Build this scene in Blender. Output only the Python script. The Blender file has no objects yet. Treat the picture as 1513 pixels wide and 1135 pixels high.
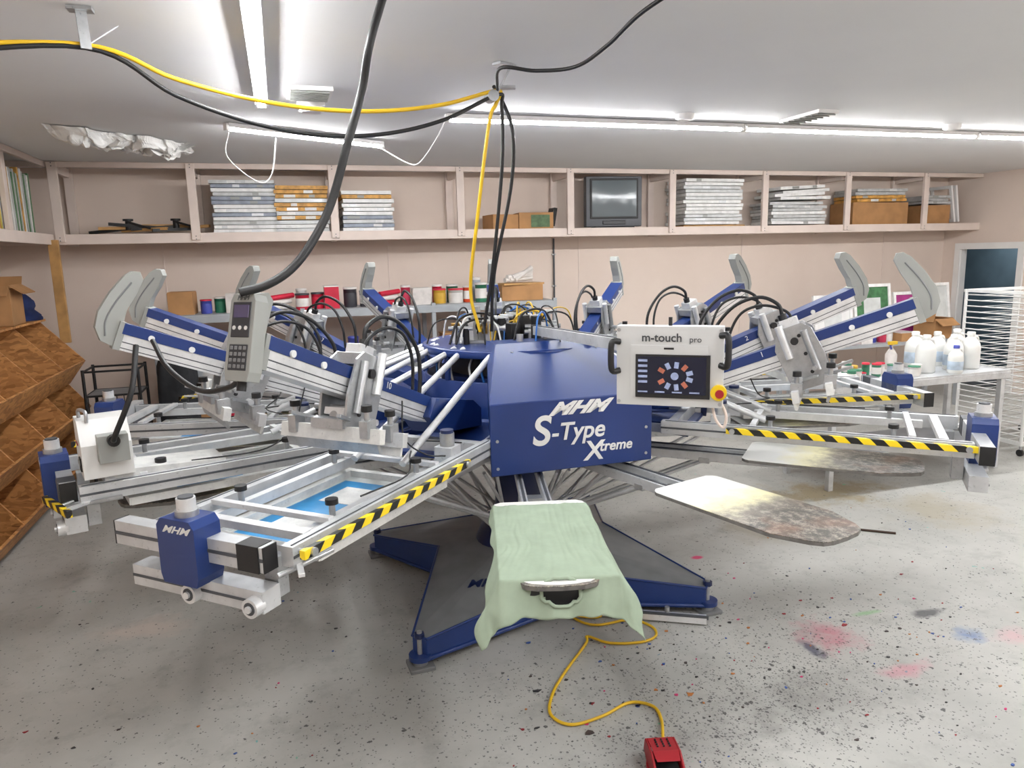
import bpy, bmesh, math, random
from mathutils import Vector, Matrix, noise
random.seed(7)
col=bpy.context.scene.collection
PSI=math.radians(17.3); TH=math.radians(10.03); RHO=math.radians(1.37); FP=1075.0; H=2.1
sy,cy=math.sin(PSI),math.cos(PSI)
R_=Vector((cy,-sy,0)); FW=Vector((sy*math.cos(TH),cy*math.cos(TH),-math.sin(TH))); U_=R_.cross(FW)
cr=R_*math.cos(RHO)-U_*math.sin(RHO); cu=R_*math.sin(RHO)+U_*math.cos(RHO)
M=Matrix((cr,cu,-FW)).transposed().to_4x4(); M.translation=Vector((0,0,H))
cam=bpy.data.objects.new('camera',bpy.data.cameras.new('camera')); col.objects.link(cam)
cam.matrix_world=M; cam.data.lens=36*FP/1513; cam.data.sensor_width=36; cam.data.clip_start=.02
bpy.context.scene.camera=cam
bpy.context.scene.view_settings.view_transform='Standard'
def RF(r,f,z=0.0): return Vector((f*sy+r*cy, f*cy-r*sy, z))

# ---------------------------------------------------------------- materials
def lin(c):
    c=c/255.0
    return c/12.92 if c<=0.04045 else ((c+0.055)/1.055)**2.4
def rgb(r,g,b): return (lin(r),lin(g),lin(b),1)
def newmat(name):
    m=bpy.data.materials.new(name); m.use_nodes=True
    nt=m.node_tree; b=nt.nodes['Principled BSDF']
    return m,nt,b
def mth(nt,op,a,b=None,c=None,clamp=False):
    n=nt.nodes.new('ShaderNodeMath'); n.operation=op; n.use_clamp=clamp
    for i,x in enumerate((a,b,c)):
        if x is None: continue
        if isinstance(x,(int,float)): n.inputs[i].default_value=x
        else: nt.links.new(x,n.inputs[i])
    return n.outputs[0]
def mixc(nt,fac,a,b):
    n=nt.nodes.new('ShaderNodeMix'); n.data_type='RGBA'
    if isinstance(fac,(int,float)): n.inputs[0].default_value=fac
    else: nt.links.new(fac,n.inputs[0])
    for i,x in ((6,a),(7,b)):
        if isinstance(x,tuple): n.inputs[i].default_value=x
        else: nt.links.new(x,n.inputs[i])
    return n.outputs[2]
def noi(nt,vec,scale,detail=4,rough=.55,dist=0):
    n=nt.nodes.new('ShaderNodeTexNoise'); n.inputs['Scale'].default_value=scale; n.inputs['Detail'].default_value=detail
    n.inputs['Roughness'].default_value=rough; n.inputs['Distortion'].default_value=dist
    nt.links.new(vec,n.inputs['Vector']); return n.outputs['Fac']
def mr(nt,v,a,b,c=0.0,d=1.0):
    n=nt.nodes.new('ShaderNodeMapRange'); nt.links.new(v,n.inputs[0])
    for i,x in zip((1,2,3,4),(a,b,c,d)): n.inputs[i].default_value=x
    return n.outputs[0]
def tco(nt,kind='Object'):
    return nt.nodes.new('ShaderNodeTexCoord').outputs[kind]
def pm(name,c,rough=.5,metal=0.0,var=.12,scale=8,bump=0,spec=None,em=0):
    m,nt,b=newmat(name)
    C=rgb(*c); D=tuple([x*(1-var*2) for x in C[:3]]+[1])
    f=noi(nt,tco(nt),scale,2)
    k=mixc(nt,mr(nt,f,.35,.7),C,D)
    nt.links.new(k,b.inputs['Base Color'])
    b.inputs['Roughness'].default_value=rough; b.inputs['Metallic'].default_value=metal
    if spec is not None: b.inputs['Specular IOR Level'].default_value=spec
    if em:
        b.inputs['Emission Color'].default_value=C; b.inputs['Emission Strength'].default_value=em
    return m
def worn(name,c,d,rough,metal,scale=9,amt=.6):
    m,nt,b=newmat(name); t=tco(nt)
    k=mixc(nt,mr(nt,noi(nt,t,scale,3,.6),.4,.7,0,.35),rgb(*c),rgb(*d))
    k=mixc(nt,mr(nt,noi(nt,t,scale*7,2,.7),.62,.74,0,amt),k,rgb(*d))
    nt.links.new(k,b.inputs['Base Color']); b.inputs['Roughness'].default_value=rough; b.inputs['Metallic'].default_value=metal
    return m
ALU=worn('brushed_aluminium',(208,210,212),(138,140,142),.42,.45,7,.5)
ALU2=worn('bright_aluminium',(226,227,228),(165,167,169),.36,.45,9,.4)
STEEL=worn('machined_steel',(180,182,184),(112,114,116),.32,.65,14,.5)
DARKAL=pm('extrusion_groove',(84,87,92),.5,.3,.1,12)
BLUE=pm('royal_blue_enamel',(26,51,110),.34,0,.06,3)
BLUED=pm('navy_enamel',(21,36,80),.35,0,.08,3)
BLACK=pm('black_rubber',(22,22,24),.5,0,.1,10)
GREY=pm('warm_grey_plastic',(152,154,150),.5,0,.05,6)
GREYM=pm('base_grey_plate',(126,128,130),.5,.1,.12,5)
WHITEP=pm('white_painted',(228,228,226),.45,0,.05,6)
INKW=worn('ink_stained_white',(222,222,219),(146,148,150),.5,0,14,.5)
MESHF=pm('screen_mesh_fabric',(210,213,211),.6,0,.1,7)
MESHB=pm('blue_emulsion',(46,140,198),.5,0,.1,7)
YELL=pm('yellow_cable',(222,180,30),.45,0,.06,6)
RED=pm('red_plastic',(160,28,38),.45,0,.1,8)
BRASS=pm('brass',(190,150,70),.35,.8,.1,10)
CBLUE=pm('blue_air_hose',(40,110,190),.4,0,.1,10)
WOOD=pm('raw_pine',(196,150,92),.6,0,.15,9)
CARD=pm('cardboard',(180,134,88),.8,0,.1,6)
CARDD=pm('cardboard_inside',(120,86,56),.85,0,.1,6)
PINKW=pm('painted_shelf_wood',(224,208,198),.6,0,.05,4)
WHT=pm('white_trim',(232,230,228),.5,0,.03,4)
TAPE=pm('parcel_tape',(200,165,110),.3,0,.03,4)
def stripes():
    m,nt,b=newmat('hazard_stripe_tape')
    s=nt.nodes.new('ShaderNodeSeparateXYZ'); nt.links.new(tco(nt),s.inputs[0])
    v=mth(nt,'ADD',mth(nt,'ADD',s.outputs[0],s.outputs[2]),s.outputs[1])
    v=mth(nt,'FRACT',mth(nt,'MULTIPLY',v,9.0)); v=mth(nt,'GREATER_THAN',v,.5)
    nt.links.new(mixc(nt,v,rgb(240,208,30),rgb(22,22,22)),b.inputs['Base Color']); b.inputs['Roughness'].default_value=.4
    return m
HAZ=stripes()
def floor_mat():
    m,nt,b=newmat('painted_concrete_floor')
    g=nt.nodes.new('ShaderNodeNewGeometry').outputs['Position']
    base=mixc(nt,mr(nt,noi(nt,g,.8,5,.62),.35,.68),rgb(186,185,180),rgb(160,160,155))
    base=mixc(nt,mr(nt,noi(nt,g,5,5,.72),.52,.72,0,.5),base,rgb(138,137,132))
    base=mixc(nt,mr(nt,noi(nt,g,2.1,6,.75),.56,.70,0,.3),base,rgb(120,120,116))
    nz=noi(nt,g,3.2,4,.7)
    def blob(x,y,rx,ry,c,st,edge=.5,nzs=.9):
        s=nt.nodes.new('ShaderNodeVectorMath'); s.operation='SUBTRACT'; nt.links.new(g,s.inputs[0]); s.inputs[1].default_value=(x,y,0)
        d=nt.nodes.new('ShaderNodeVectorMath'); d.operation='MULTIPLY'; nt.links.new(s.outputs[0],d.inputs[0]); d.inputs[1].default_value=(1/rx,1/ry,0)
        l=nt.nodes.new('ShaderNodeVectorMath'); l.operation='LENGTH'; nt.links.new(d.outputs[0],l.inputs[0])
        v=mth(nt,'ADD',l.outputs['Value'],mth(nt,'MULTIPLY',mth(nt,'SUBTRACT',nz,.5),nzs*2.2))
        return mr(nt,v,1.0,edge,0,st)
    s1=blob(2.3,2.8,1.7,.9,None,1,.1,.9)
    s2=blob(2.1,2.6,.75,.45,None,1,.1,.9)
    s3=blob(1.45,2.45,.6,.35,None,.8,.1,.9)
    s4=blob(.5,3.1,1.2,.5,None,.35,.1,.9)
    spread=mth(nt,'ADD',mth(nt,'ADD',s1,s2),mth(nt,'ADD',s3,s4))
    for (x,y,rx,ry,c,st,ed,ns) in [(2.72,3.0,.2,.19,(190,85,110),.6,.2,1.7),(2.88,2.62,.2,.08,(205,120,138),.5,.2,1.7),(3.42,2.77,.12,.09,(70,110,165),.7,.2,1.6),(3.66,2.68,.16,.1,(210,150,160),.45,.2,1.6),
        (3.46,3.03,.13,.05,(60,60,64),.85,.4,1.1),(4.4,5.0,.8,.35,(140,124,90),.8,.4,1.2),(4.9,4.3,.5,.5,(150,138,108),.5,.2,1.3),(3.4,4.5,.5,.3,(148,136,112),.5,.2,1.3),(-.9,4.4,.3,.15,(210,192,180),.5,.2,1.3),
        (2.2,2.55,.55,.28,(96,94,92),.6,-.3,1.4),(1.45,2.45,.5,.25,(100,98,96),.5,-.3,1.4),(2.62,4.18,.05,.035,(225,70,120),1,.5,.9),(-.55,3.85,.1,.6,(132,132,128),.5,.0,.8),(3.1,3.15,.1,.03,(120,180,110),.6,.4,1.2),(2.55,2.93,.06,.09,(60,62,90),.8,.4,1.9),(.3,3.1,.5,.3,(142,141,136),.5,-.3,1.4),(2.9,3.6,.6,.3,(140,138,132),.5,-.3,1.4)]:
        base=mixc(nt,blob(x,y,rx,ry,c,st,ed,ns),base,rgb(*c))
    def specks(scale,thr,dens_lo,dens_hi,extra=None):
        v=nt.nodes.new('ShaderNodeTexVoronoi'); v.inputs['Scale'].default_value=scale
        w=nt.nodes.new('ShaderNodeVectorMath'); w.operation='ADD'; nt.links.new(g,w.inputs[0])
        nn=nt.nodes.new('ShaderNodeTexNoise'); nn.inputs['Scale'].default_value=scale*1.5; nn.inputs['Detail'].default_value=2; nt.links.new(g,nn.inputs['Vector'])
        sc=nt.nodes.new('ShaderNodeVectorMath'); sc.operation='SCALE'; nt.links.new(nn.outputs['Color'],sc.inputs[0]); sc.inputs[3].default_value=1.1/scale
        nt.links.new(sc.outputs[0],w.inputs[1]); nt.links.new(w.outputs[0],v.inputs['Vector'])
        sp=nt.nodes.new('ShaderNodeSeparateColor'); nt.links.new(v.outputs['Color'],sp.inputs[0])
        dens=mr(nt,nz,.35,.75,dens_lo,dens_hi)
        if extra is not None: dens=mth(nt,'ADD',dens,mth(nt,'MULTIPLY',spread,extra))
        on=mth(nt,'LESS_THAN',sp.outputs[0],dens)
        sz=mth(nt,'MULTIPLY',sp.outputs[1],thr)
        return mth(nt,'MULTIPLY',on,mth(nt,'LESS_THAN',v.outputs['Distance'],sz)),v.outputs['Color']
    f,_c=specks(85,.52,.03,.24,.5); base=mixc(nt,mth(nt,'MULTIPLY',f,.75),base,rgb(74,74,74))
    f,_c=specks(38,.42,.0,.07,.24); base=mixc(nt,mth(nt,'MULTIPLY',f,.85),base,rgb(56,54,56))
    f,c=specks(6.5,.11,.16,.26,.1)
    hs=nt.nodes.new('ShaderNodeHueSaturation'); nt.links.new(c,hs.inputs['Color']); hs.inputs['Saturation'].default_value=.9; hs.inputs['Value'].default_value=.55
    base=mixc(nt,mth(nt,'MULTIPLY',f,.75),base,hs.outputs[0])
    nt.links.new(base,b.inputs['Base Color'])
    b.inputs['Roughness'].default_value=.5
    return m
def osb():
    m,nt,b=newmat('osb_board')
    t=tco(nt)
    mp=nt.nodes.new('ShaderNodeMapping'); nt.links.new(t,mp.inputs[0]); mp.inputs['Scale'].default_value=(1,1,2.6)
    v=nt.nodes.new('ShaderNodeTexVoronoi'); v.inputs['Scale'].default_value=17; v.inputs['Randomness'].default_value=1
    nn=nt.nodes.new('ShaderNodeVectorMath'); nn.operation='ADD'; nt.links.new(mp.outputs[0],nn.inputs[0])
    q=nt.nodes.new('ShaderNodeTexNoise'); q.inputs['Scale'].default_value=5; nt.links.new(t,q.inputs['Vector'])
    sc=nt.nodes.new('ShaderNodeVectorMath'); sc.operation='SCALE'; nt.links.new(q.outputs['Color'],sc.inputs[0]); sc.inputs[3].default_value=.35
    nt.links.new(sc.outputs[0],nn.inputs[1]); nt.links.new(nn.outputs[0],v.inputs['Vector'])
    s=nt.nodes.new('ShaderNodeSeparateColor'); nt.links.new(v.outputs['Color'],s.inputs[0])
    k=mixc(nt,s.outputs[0],rgb(166,112,62),rgb(210,152,92))
    k=mixc(nt,mr(nt,s.outputs[1],.75,1,0,.5),k,rgb(110,66,34))
    nt.links.new(k,b.inputs['Base Color']); b.inputs['Roughness'].default_value=.6
    return m
OSB=osb()
def wall_mat(name,c1,c2,sc=1.3):
    m,nt,b=newmat(name); g=nt.nodes.new('ShaderNodeNewGeometry').outputs['Position']
    k=mixc(nt,mr(nt,noi(nt,g,sc,4,.6),.35,.7),rgb(*c1),rgb(*c2))
    k=mixc(nt,mr(nt,noi(nt,g,30,3,.7),.6,.8,0,.15),k,rgb(*[int(x*.9) for x in c2]))
    nt.links.new(k,b.inputs['Base Color']); b.inputs['Roughness'].default_value=.75
    return m
WALL=wall_mat('pinkish_beige_wall',(221,205,193),(216,199,187))
CEIL=wall_mat('ceiling_paint',(226,226,226),(220,220,221),.6)

# ---------------------------------------------------------------- mesh builder
class MB:
    def __init__(s): s.v=[];s.f=[];s.mi=[];s.sm=[];s.mats=[];s.M=Matrix()
    def add(s,vs,fs,mat,smooth=False):
        o=len(s.v); s.v+=[tuple(s.M@Vector(p)) for p in vs]
        if mat not in s.mats: s.mats.append(mat)
        k=s.mats.index(mat)
        for f in fs: s.f.append(tuple(i+o for i in f)); s.mi.append(k); s.sm.append(smooth)
    def box(s,c,d,mat,rz=0,ry=0,rx=0):
        m=Matrix.Translation(Vector(c))@Matrix.Rotation(math.radians(rz),4,'Z')@Matrix.Rotation(math.radians(ry),4,'Y')@Matrix.Rotation(math.radians(rx),4,'X')
        vs=[m@Vector((x*d[0]/2,y*d[1]/2,z*d[2]/2)) for x in(-1,1) for y in(-1,1) for z in(-1,1)]
        s.add(vs,[(0,1,3,2),(4,6,7,5),(0,4,5,1),(2,3,7,6),(0,2,6,4),(1,5,7,3)],mat)
    def beam(s,p0,p1,w,h,mat,up=(0,0,1)):
        p0=Vector(p0);p1=Vector(p1);u=(p1-p0).normalized();side=Vector(up).cross(u)
        if side.length<1e-4: side=Vector((1,0,0)).cross(u)
        side.normalize(); n=u.cross(side)
        vs=[p+side*a*w/2+n*b*h/2 for p in(p0,p1) for a in(-1,1) for b in(-1,1)]
        s.add(vs,[(0,1,3,2),(4,6,7,5),(0,4,5,1),(2,3,7,6),(0,2,6,4),(1,5,7,3)],mat)
    def cyl(s,p0,p1,r,mat,r2=None,n=14,smooth=True):
        p0=Vector(p0);p1=Vector(p1);r2=r if r2 is None else r2
        u=(p1-p0).normalized(); a=u.orthogonal().normalized(); b=u.cross(a)
        vs=[];
        for p,q in((p0,r),(p1,r2)):
            for i in range(n):
                t=2*math.pi*i/n; vs.append(p+(a*math.cos(t)+b*math.sin(t))*q)
        s.add(vs,[(i,(i+1)%n,n+(i+1)%n,n+i) for i in range(n)],mat,smooth)
        s.add(vs,[tuple(range(n-1,-1,-1)),tuple(range(n,2*n))],mat)
    def tube(s,pts,r,mat,n=8,sub=6,smooth=True):
        pts=[Vector(p) for p in pts]
        if sub>1 and len(pts)>2:
            q=[]
            P=[pts[0]*2-pts[1]]+pts+[pts[-1]*2-pts[-2]]
            for i in range(1,len(P)-2):
                for k in range(sub):
                    t=k/sub; p0,p1,p2,p3=P[i-1],P[i],P[i+1],P[i+2]
                    q.append(.5*((2*p1)+(p2-p0)*t+(2*p0-5*p1+4*p2-p3)*t*t+(3*p1-p0-3*p2+p3)*t**3))
            q.append(pts[-1]); pts=q
        vs=[];a=None
        for i,p in enumerate(pts):
            u=(pts[min(i+1,len(pts)-1)]-pts[max(i-1,0)]).normalized()
            if a is None: a=u.orthogonal().normalized()
            a=(a-u*a.dot(u)).normalized(); b=u.cross(a)
            for k in range(n):
                t=2*math.pi*k/n; vs.append(p+(a*math.cos(t)+b*math.sin(t))*r)
        fs=[(i*n+k,i*n+(k+1)%n,(i+1)*n+(k+1)%n,(i+1)*n+k) for i in range(len(pts)-1) for k in range(n)]
        s.add(vs,fs,mat,smooth); e=(len(pts)-1)*n
        s.add(vs,[tuple(range(n-1,-1,-1)),tuple(range(e,e+n))],mat)
    def prism(s,poly,O,A,B,C,th,mat):
        O,A,B,C=map(Vector,(O,A,B,C)); n=len(poly)
        vs=[O+A*x+B*y+C*k*th/2 for k in(-1,1) for x,y in poly]
        s.add(vs,[tuple(range(n-1,-1,-1)),tuple(range(n,2*n))]+[(i,(i+1)%n,n+(i+1)%n,n+i) for i in range(n)],mat)
    def lathe(s,prof,c,mat,n=20,smooth=True):
        c=Vector(c); vs=[];m=len(prof)
        for r,z in prof:
            for i in range(n):
                t=2*math.pi*i/n; vs.append(c+Vector((r*math.cos(t),r*math.sin(t),z)))
        s.add(vs,[(j*n+i,j*n+(i+1)%n,(j+1)*n+(i+1)%n,(j+1)*n+i) for j in range(m-1) for i in range(n)],mat,smooth)
        s.add(vs,[tuple(range(n-1,-1,-1)),tuple(range((m-1)*n,m*n))],mat)
    def mesh(s,name):
        me=bpy.data.meshes.new(name); me.from_pydata(s.v,[],s.f)
        for m in s.mats: me.materials.append(m)
        for i,p in enumerate(me.polygons): p.material_index=s.mi[i]; p.use_smooth=s.sm[i]
        bm=bmesh.new(); bm.from_mesh(me); bmesh.ops.recalc_face_normals(bm,faces=bm.faces); bm.to_mesh(me); bm.free()
        return me
    def obj(s,name,parent=None,bevel=0,mat=None):
        return mkobj(name,s.mesh(name),parent,bevel,mat)
def mkobj(name,me,parent=None,bevel=0,matrix=None):
    o=bpy.data.objects.new(name,me); col.objects.link(o)
    if parent: o.parent=parent
    if matrix is not None: o.matrix_local=matrix
    if bevel:
        b=o.modifiers.new('bevel','BEVEL'); b.width=bevel; b.segments=1; b.limit_method='ANGLE'; b.angle_limit=math.radians(50)
    return o
def empty(name,loc=(0,0,0),rz=0,parent=None):
    o=bpy.data.objects.new(name,None); col.objects.link(o); o.empty_display_size=.1
    o.location=loc; o.rotation_euler=(0,0,rz)
    if parent: o.parent=parent
    return o
def text(name,s,size,mat,parent,matrix,ext=.0015,shear=0,align='CENTER',off=0.0):
    c=bpy.data.curves.new(name,'FONT'); c.body=s; c.size=size; c.extrude=ext; c.shear=shear; c.align_x=align; c.align_y='CENTER'; c.offset=off
    c.materials.append(mat); o=bpy.data.objects.new(name,c); col.objects.link(o); o.parent=parent; o.matrix_local=matrix
    return o
def frame(O,X,Y,Z):
    m=Matrix((Vector(X).normalized(),Vector(Y).normalized(),Vector(Z).normalized())).transposed().to_4x4(); m.translation=Vector(O); return m

# ---------------------------------------------------------------- room shell
XL,XR,YB,YF,ZC=-2.75,9.75,8.85,-2.6,3.1
b=MB(); b.box(((XL+XR)/2,(YB+YF)/2,-.05),(XR-XL+.4,YB-YF+.4,.1),floor_mat()); b.obj('floor')
b=MB(); b.box(((XL+XR)/2,(YB+YF)/2,ZC+.05),(XR-XL+.4,YB-YF+.4,.1),CEIL); b.obj('ceiling')
b=MB(); b.box(((XL+XR)/2,YB+.06,ZC/2),(XR-XL+.2,.12,ZC),WALL)
b.obj('wall_back')
b=MB(); b.box((XL-.06,(YB+YF)/2,ZC/2),(.12,YB-YF,ZC),WALL); b.obj('wall_left')
b=MB(); b.box(((XL+XR)/2,YF-.06,ZC/2),(XR-XL+.2,.12,ZC),WALL); b.obj('wall_front')
DY0,DY1,DZ=7.62,8.54,2.03
b=MB(); b.box((XR+.06,(YF+DY0)/2,ZC/2),(.12,DY0-YF,ZC),WALL); b.box((XR+.06,(DY1+YB)/2,ZC/2),(.12,YB-DY1,ZC),WALL); b.box((XR+.06,(DY0+DY1)/2,(DZ+ZC)/2),(.12,DY1-DY0,ZC-DZ),WALL); b.obj('wall_right')
DKB=pm('blue_grey_corridor_paint',(84,104,116),.7,0,.1,3)
b=MB()
for y in(DY0-.04,DY1+.04): b.box((XR-.012,y,DZ/2),(.024,.09,DZ),WHT)
b.box((XR-.012,(DY0+DY1)/2,DZ+.045),(.024,DY1-DY0+.17,.09),WHT)
for y in(DY0+.01,DY1-.01): b.box((XR+.05,y,DZ/2),(.10,.018,DZ),WHT)
b.obj('door_1')
b=MB()
b.box((XR+1.3,(DY0+DY1)/2,1.1),(.02,DY1-DY0+2.2,2.4),DKB)
b.box((XR+.72,DY0-1.1,1.1),(1.16,.02,2.4),DKB); b.box((XR+.72,DY1+1.1,1.1),(1.16,.02,2.4),DKB); b.box((XR+.72,(DY0+DY1)/2,2.3),(1.16,DY1-DY0+2.2,.02),DKB)
b.box((XR+.72,(DY0+DY1)/2,-.01),(1.16,DY1-DY0+2.2,.02),GREYM)
b.obj('wall_corridor')
l=bpy.data.lights.new('corridor_fill_light','POINT'); l.energy=14; l.shadow_soft_size=.08; o=bpy.data.objects.new('corridor_fill_light',l); o.location=(XR+.75,8.6,2.1); col.objects.link(o)  # added fill light, no visible source, brightens the space behind the door
b=MB()
for x in(-1.2,1.25,3.7,6.15,8.6): b.box((x,YB-.003,1.15),(.012,.008,2.3),PINKW)
b.box((XL+(XR-XL)/2,YB-.01,.05),(XR-XL,.02,.1),PINKW)
b.obj('trim_1')
b=MB(); b.cyl((3.35,YB-.02,.9),(3.35,YB-.02,2.3),.012,DARKAL)
for z in(1.2,1.7,2.1): b.box((3.35,YB-.015,z),(.05,.03,.02),STEEL)
b.obj('wall_conduit')

# wall shelf (back)
SY0,SY1,SZ=8.3,8.84,2.4
posts=[-2.02,-.79,.61,2.01,3.35,4.71,6.06,7.37,8.70]
b=MB()
b.box(((XL+XR)/2,(SY0+SY1)/2,SZ-.012),(XR-XL,SY1-SY0,.024),PINKW)
b.box(((XL+XR)/2,SY0-.02,SZ-.045),(XR-XL,.04,.10),PINKW)
b.box(((XL+XR)/2,SY0-.02,ZC-.03),(XR-XL,.04,.055),PINKW)
for x in posts:
    b.box((x,SY0-.045,(SZ+ZC)/2-.04),(.085,.04,ZC-SZ+.06),PINKW)
    b.box((x,(SY0+SY1)/2,SZ-.06),(.04,SY1-SY0,.08),PINKW); b.box((x,SY1-.02,(SZ+ZC)/2),(.085,.04,ZC-SZ),PINKW)
    b.box((x,(SY0+SY1)/2,ZC-.06),(.04,SY1-SY0,.09),PINKW)
    for z in(SZ-.03,SZ-.06,ZC-.02,ZC-.05): b.cyl((x,SY0-.067,z),(x,SY0-.064,z),.006,DARKAL,n=6)
b.obj('wall_shelf',bevel=.003)
b=MB(); LX=-2.1
b.box(((XL+LX)/2,3.2+5.1/2,SZ-.012),(LX-XL,5.1,.024),PINKW); b.box((LX,5.75,SZ-.045),(.04,5.1,.1),PINKW); b.box((LX,5.75,ZC-.03),(.04,5.1,.055),PINKW)
for y in(4.4,5.8,7.2): b.box((LX-.03,y,(SZ+ZC)/2-.04),(.04,.085,ZC-SZ+.06),PINKW)
b.box((LX+.03,8.18,1.85),(.09,.045,1.0),WOOD)
b.obj('side_wall_shelf',bevel=.003)

def frames_stack(name,x,y,z,w,d,n,th,mats,jit=.02,lean=0):
    b=MB(); zz=z
    for i in range(n):
        b.M=Matrix.Translation((x+random.uniform(-jit,jit),y+random.uniform(-jit,jit)*.6,zz+th/2))@Matrix.Rotation(math.radians(random.uniform(-jit,jit)*90),4,'Z')@Matrix.Rotation(math.radians(random.uniform(-1,1)*lean),4,'Y')
        m=random.choice(mats); h=th*.86; f=.045; ww=w*random.uniform(.95,1.0)
        for sg in(-1,1):
            b.box((0,sg*(d-f)/2,0),(ww,f,h),m); b.box((sg*(ww-f)/2,0,0),(f,d-2*f,h),m)
            if random.random()<.5: b.box((sg*ww*random.uniform(.1,.35),-d/2-.0006,0),(random.uniform(.05,.14),.002,h*.8),random.choice([ALU,INKW,GREY]))
        b.box((0,0,-h/2+.003),(ww-2*f,d-2*f,.003),MESHF)
        zz+=th
    return b.obj(name)
SW=pm('frame_white',(234,234,232),.45,0,.08,14); SG=pm('frame_grey',(196,198,198),.45,.2,.12,14); SO=pm('frame_ochre_wood',(222,166,82),.55,0,.25,16); SB=pm('frame_blue_grey',(150,158,172),.5,.1,.15,14)
frames_stack('stacked_screen_frames',-.30,8.58,SZ,.66,.46,13,.042,[SW,SG,SW,SB],.015)
frames_stack('stacked_screen_frames',.28,8.55,SZ,.56,.46,3,.042,[SW,SG],.012)
frames_stack('stacked_screen_frames',.28,8.55,SZ+.13,.56,.46,8,.045,[SO,SO,SG,SO],.012)
frames_stack('stacked_screen_frames',.98,8.55,SZ,.56,.46,7,.043,[SW,SG,SB],.012)
frames_stack('stacked_screen_frames',.98,8.55,SZ+.305,.56,.46,3,.045,[SO,SO,SW],.012)
frames_stack('stacked_screen_frames',5.36,8.57,SZ+.03,.86,.46,13,.044,[SW,SW,SG],.025)
frames_stack('stacked_screen_frames',6.66,8.57,SZ+.02,.86,.46,7,.042,[SW,SG],.05,1)
frames_stack('stacked_screen_frames',6.7,8.57,SZ+.34,.8,.44,4,.045,[SW,SW],.08,4)
frames_stack('stacked_screen_frames',8.02,8.57,SZ+.31,.86,.44,4,.045,[SW,SG,SO],.03,1)
frames_stack('stacked_screen_frames',9.03,8.57,SZ+.28,.46,.44,3,.04,[SW,SG],.02,1)
b=MB(); b.box((5.36,8.56,SZ+.012),(.9,.5,.022),WOOD); b.obj('plywood_board',bevel=.002)
def cardbox(name,x,y,z,w,d,h,rz=0,openf=False,label=None,mat=CARD):
    b=MB(); b.M=Matrix.Translation((x,y,z))@Matrix.Rotation(math.radians(rz),4,'Z'); t=.008
    b.box((0,0,t/2),(w,d,t),mat)
    for sg in(-1,1):
        b.box((0,sg*(d-t)/2,h/2),(w,t,h),mat); b.box((sg*(w-t)/2,0,h/2),(t,d-2*t,h),mat)
    if openf:
        b.box((0,-d/2-.05,h-.02),(w,.14,t),mat,rx=35); b.box((0,d/2+.04,h+.04),(w,.14,t),mat,rx=50)
        b.box((-w/2-.02,0,h+.05),(.13,d,t),mat,ry=-70); b.box((w/2+.05,0,h-.01),(.13,d,t),mat,ry=35)
        b.box((0,0,h*.6),(w*.9,d*.9,.01),CARDD)
    else:
        b.box((0,-d/4,h),(w,d/2-.004,t),mat); b.box((0,d/4,h),(w,d/2-.004,t),mat); b.box((0,0,h+.005),(w*.99,.05,.002),TAPE)
    if label: b.box((w*.12,-d/2-.002,h*.5),(w*.55,.003,h*.75),label)
    return b.obj(name)
GRL=pm('green_label',(92,120,82),.6,0,.2,20)
cardbox('cardboard_box',8.03,8.57,SZ,.95,.44,.3); cardbox('cardboard_box',9.04,8.58,SZ,.5,.42,.26)
cardbox('cardboard_box',2.55,8.5,SZ,.32,.34,.17,6); cardbox('cardboard_box',2.96,8.5,SZ,.42,.32,.19,-4,False,GRL)
b=MB()
for i in range(5): b.tube([(3.26+random.uniform(-.02,.02),8.62+random.uniform(-.08,.08),SZ+.02+i*.02),(3.25,8.57,SZ+.15+i*.02),(3.25,8.62,SZ+.05)],.012,BLACK)
b.box((3.25,8.62,SZ+.15),(.04,.2,.22),BLACK,ry=10); b.obj('cable_bundle')
b=MB()
for i in range(8):
    x=-1.6+i*.1; b.box((x,8.52+random.uniform(-.05,.05),SZ+.05+.02*(i%3)),(.46,.06,.03),WOOD if i%2 else BLACK,rz=random.uniform(-18,18),ry=random.uniform(-6,6))
for x in(-1.45,-1.0): b.cyl((x,8.5,SZ+.05),(x,8.5,SZ+.14),.03,BLACK); b.cyl((x,8.5,SZ+.14),(x,8.5,SZ+.16),.05,BLACK); b.beam((x,8.5,SZ+.13),(x+.22,8.46,SZ+.06),.06,.02,BLACK)
b.obj('squeegee_clamps')
TVG=pm('television_casing',(66,68,74),.4,0,.05,5); TVS=pm('television_glass',(108,116,120),.12,0,.05,2)
b=MB(); b.M=Matrix.Translation((3.98,8.42,SZ))@Matrix.Rotation(math.radians(-6),4,'Z')
b.box((0,0,.32),(.72,.1,.60),TVG); b.box((0,-.052,.355),(.62,.012,.48),BLACK)
n=10; vs=[];fs=[]
for j in range(n+1):
    for i in range(n+1):
        x=(i/n-.5)*2; z=(j/n-.5)*2; vs.append((x*.285,-.062-.022*(1-x*x)*(1-z*z)**.5 if abs(z)<1 else -.062,.355+z*.215))
for j in range(n):
    for i in range(n): a=j*(n+1)+i; fs.append((a,a+1,a+n+2,a+n+1))
b.add(vs,fs,TVS,True)
b.prism([(-.33,.04),(.33,.04),(.33,.58),(-.33,.58)],(0,.07,0),(1,0,0),(0,0,1),(0,1,0),.06,TVG)
b.add([(-.32,.1,.05),(.32,.1,.05),(.32,.1,.57),(-.32,.1,.57),(-.2,.36,.1),(.2,.36,.1),(.2,.36,.42),(-.2,.36,.42)],[(4,5,6,7),(0,1,5,4),(1,2,6,5),(2,3,7,6),(3,0,4,7)],TVG)
b.box((0,-.055,.07),(.3,.012,.05),pm('tv_controls',(45,46,50),.4)); b.box((0,0,.01),(.5,.2,.02),BLACK)
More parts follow.
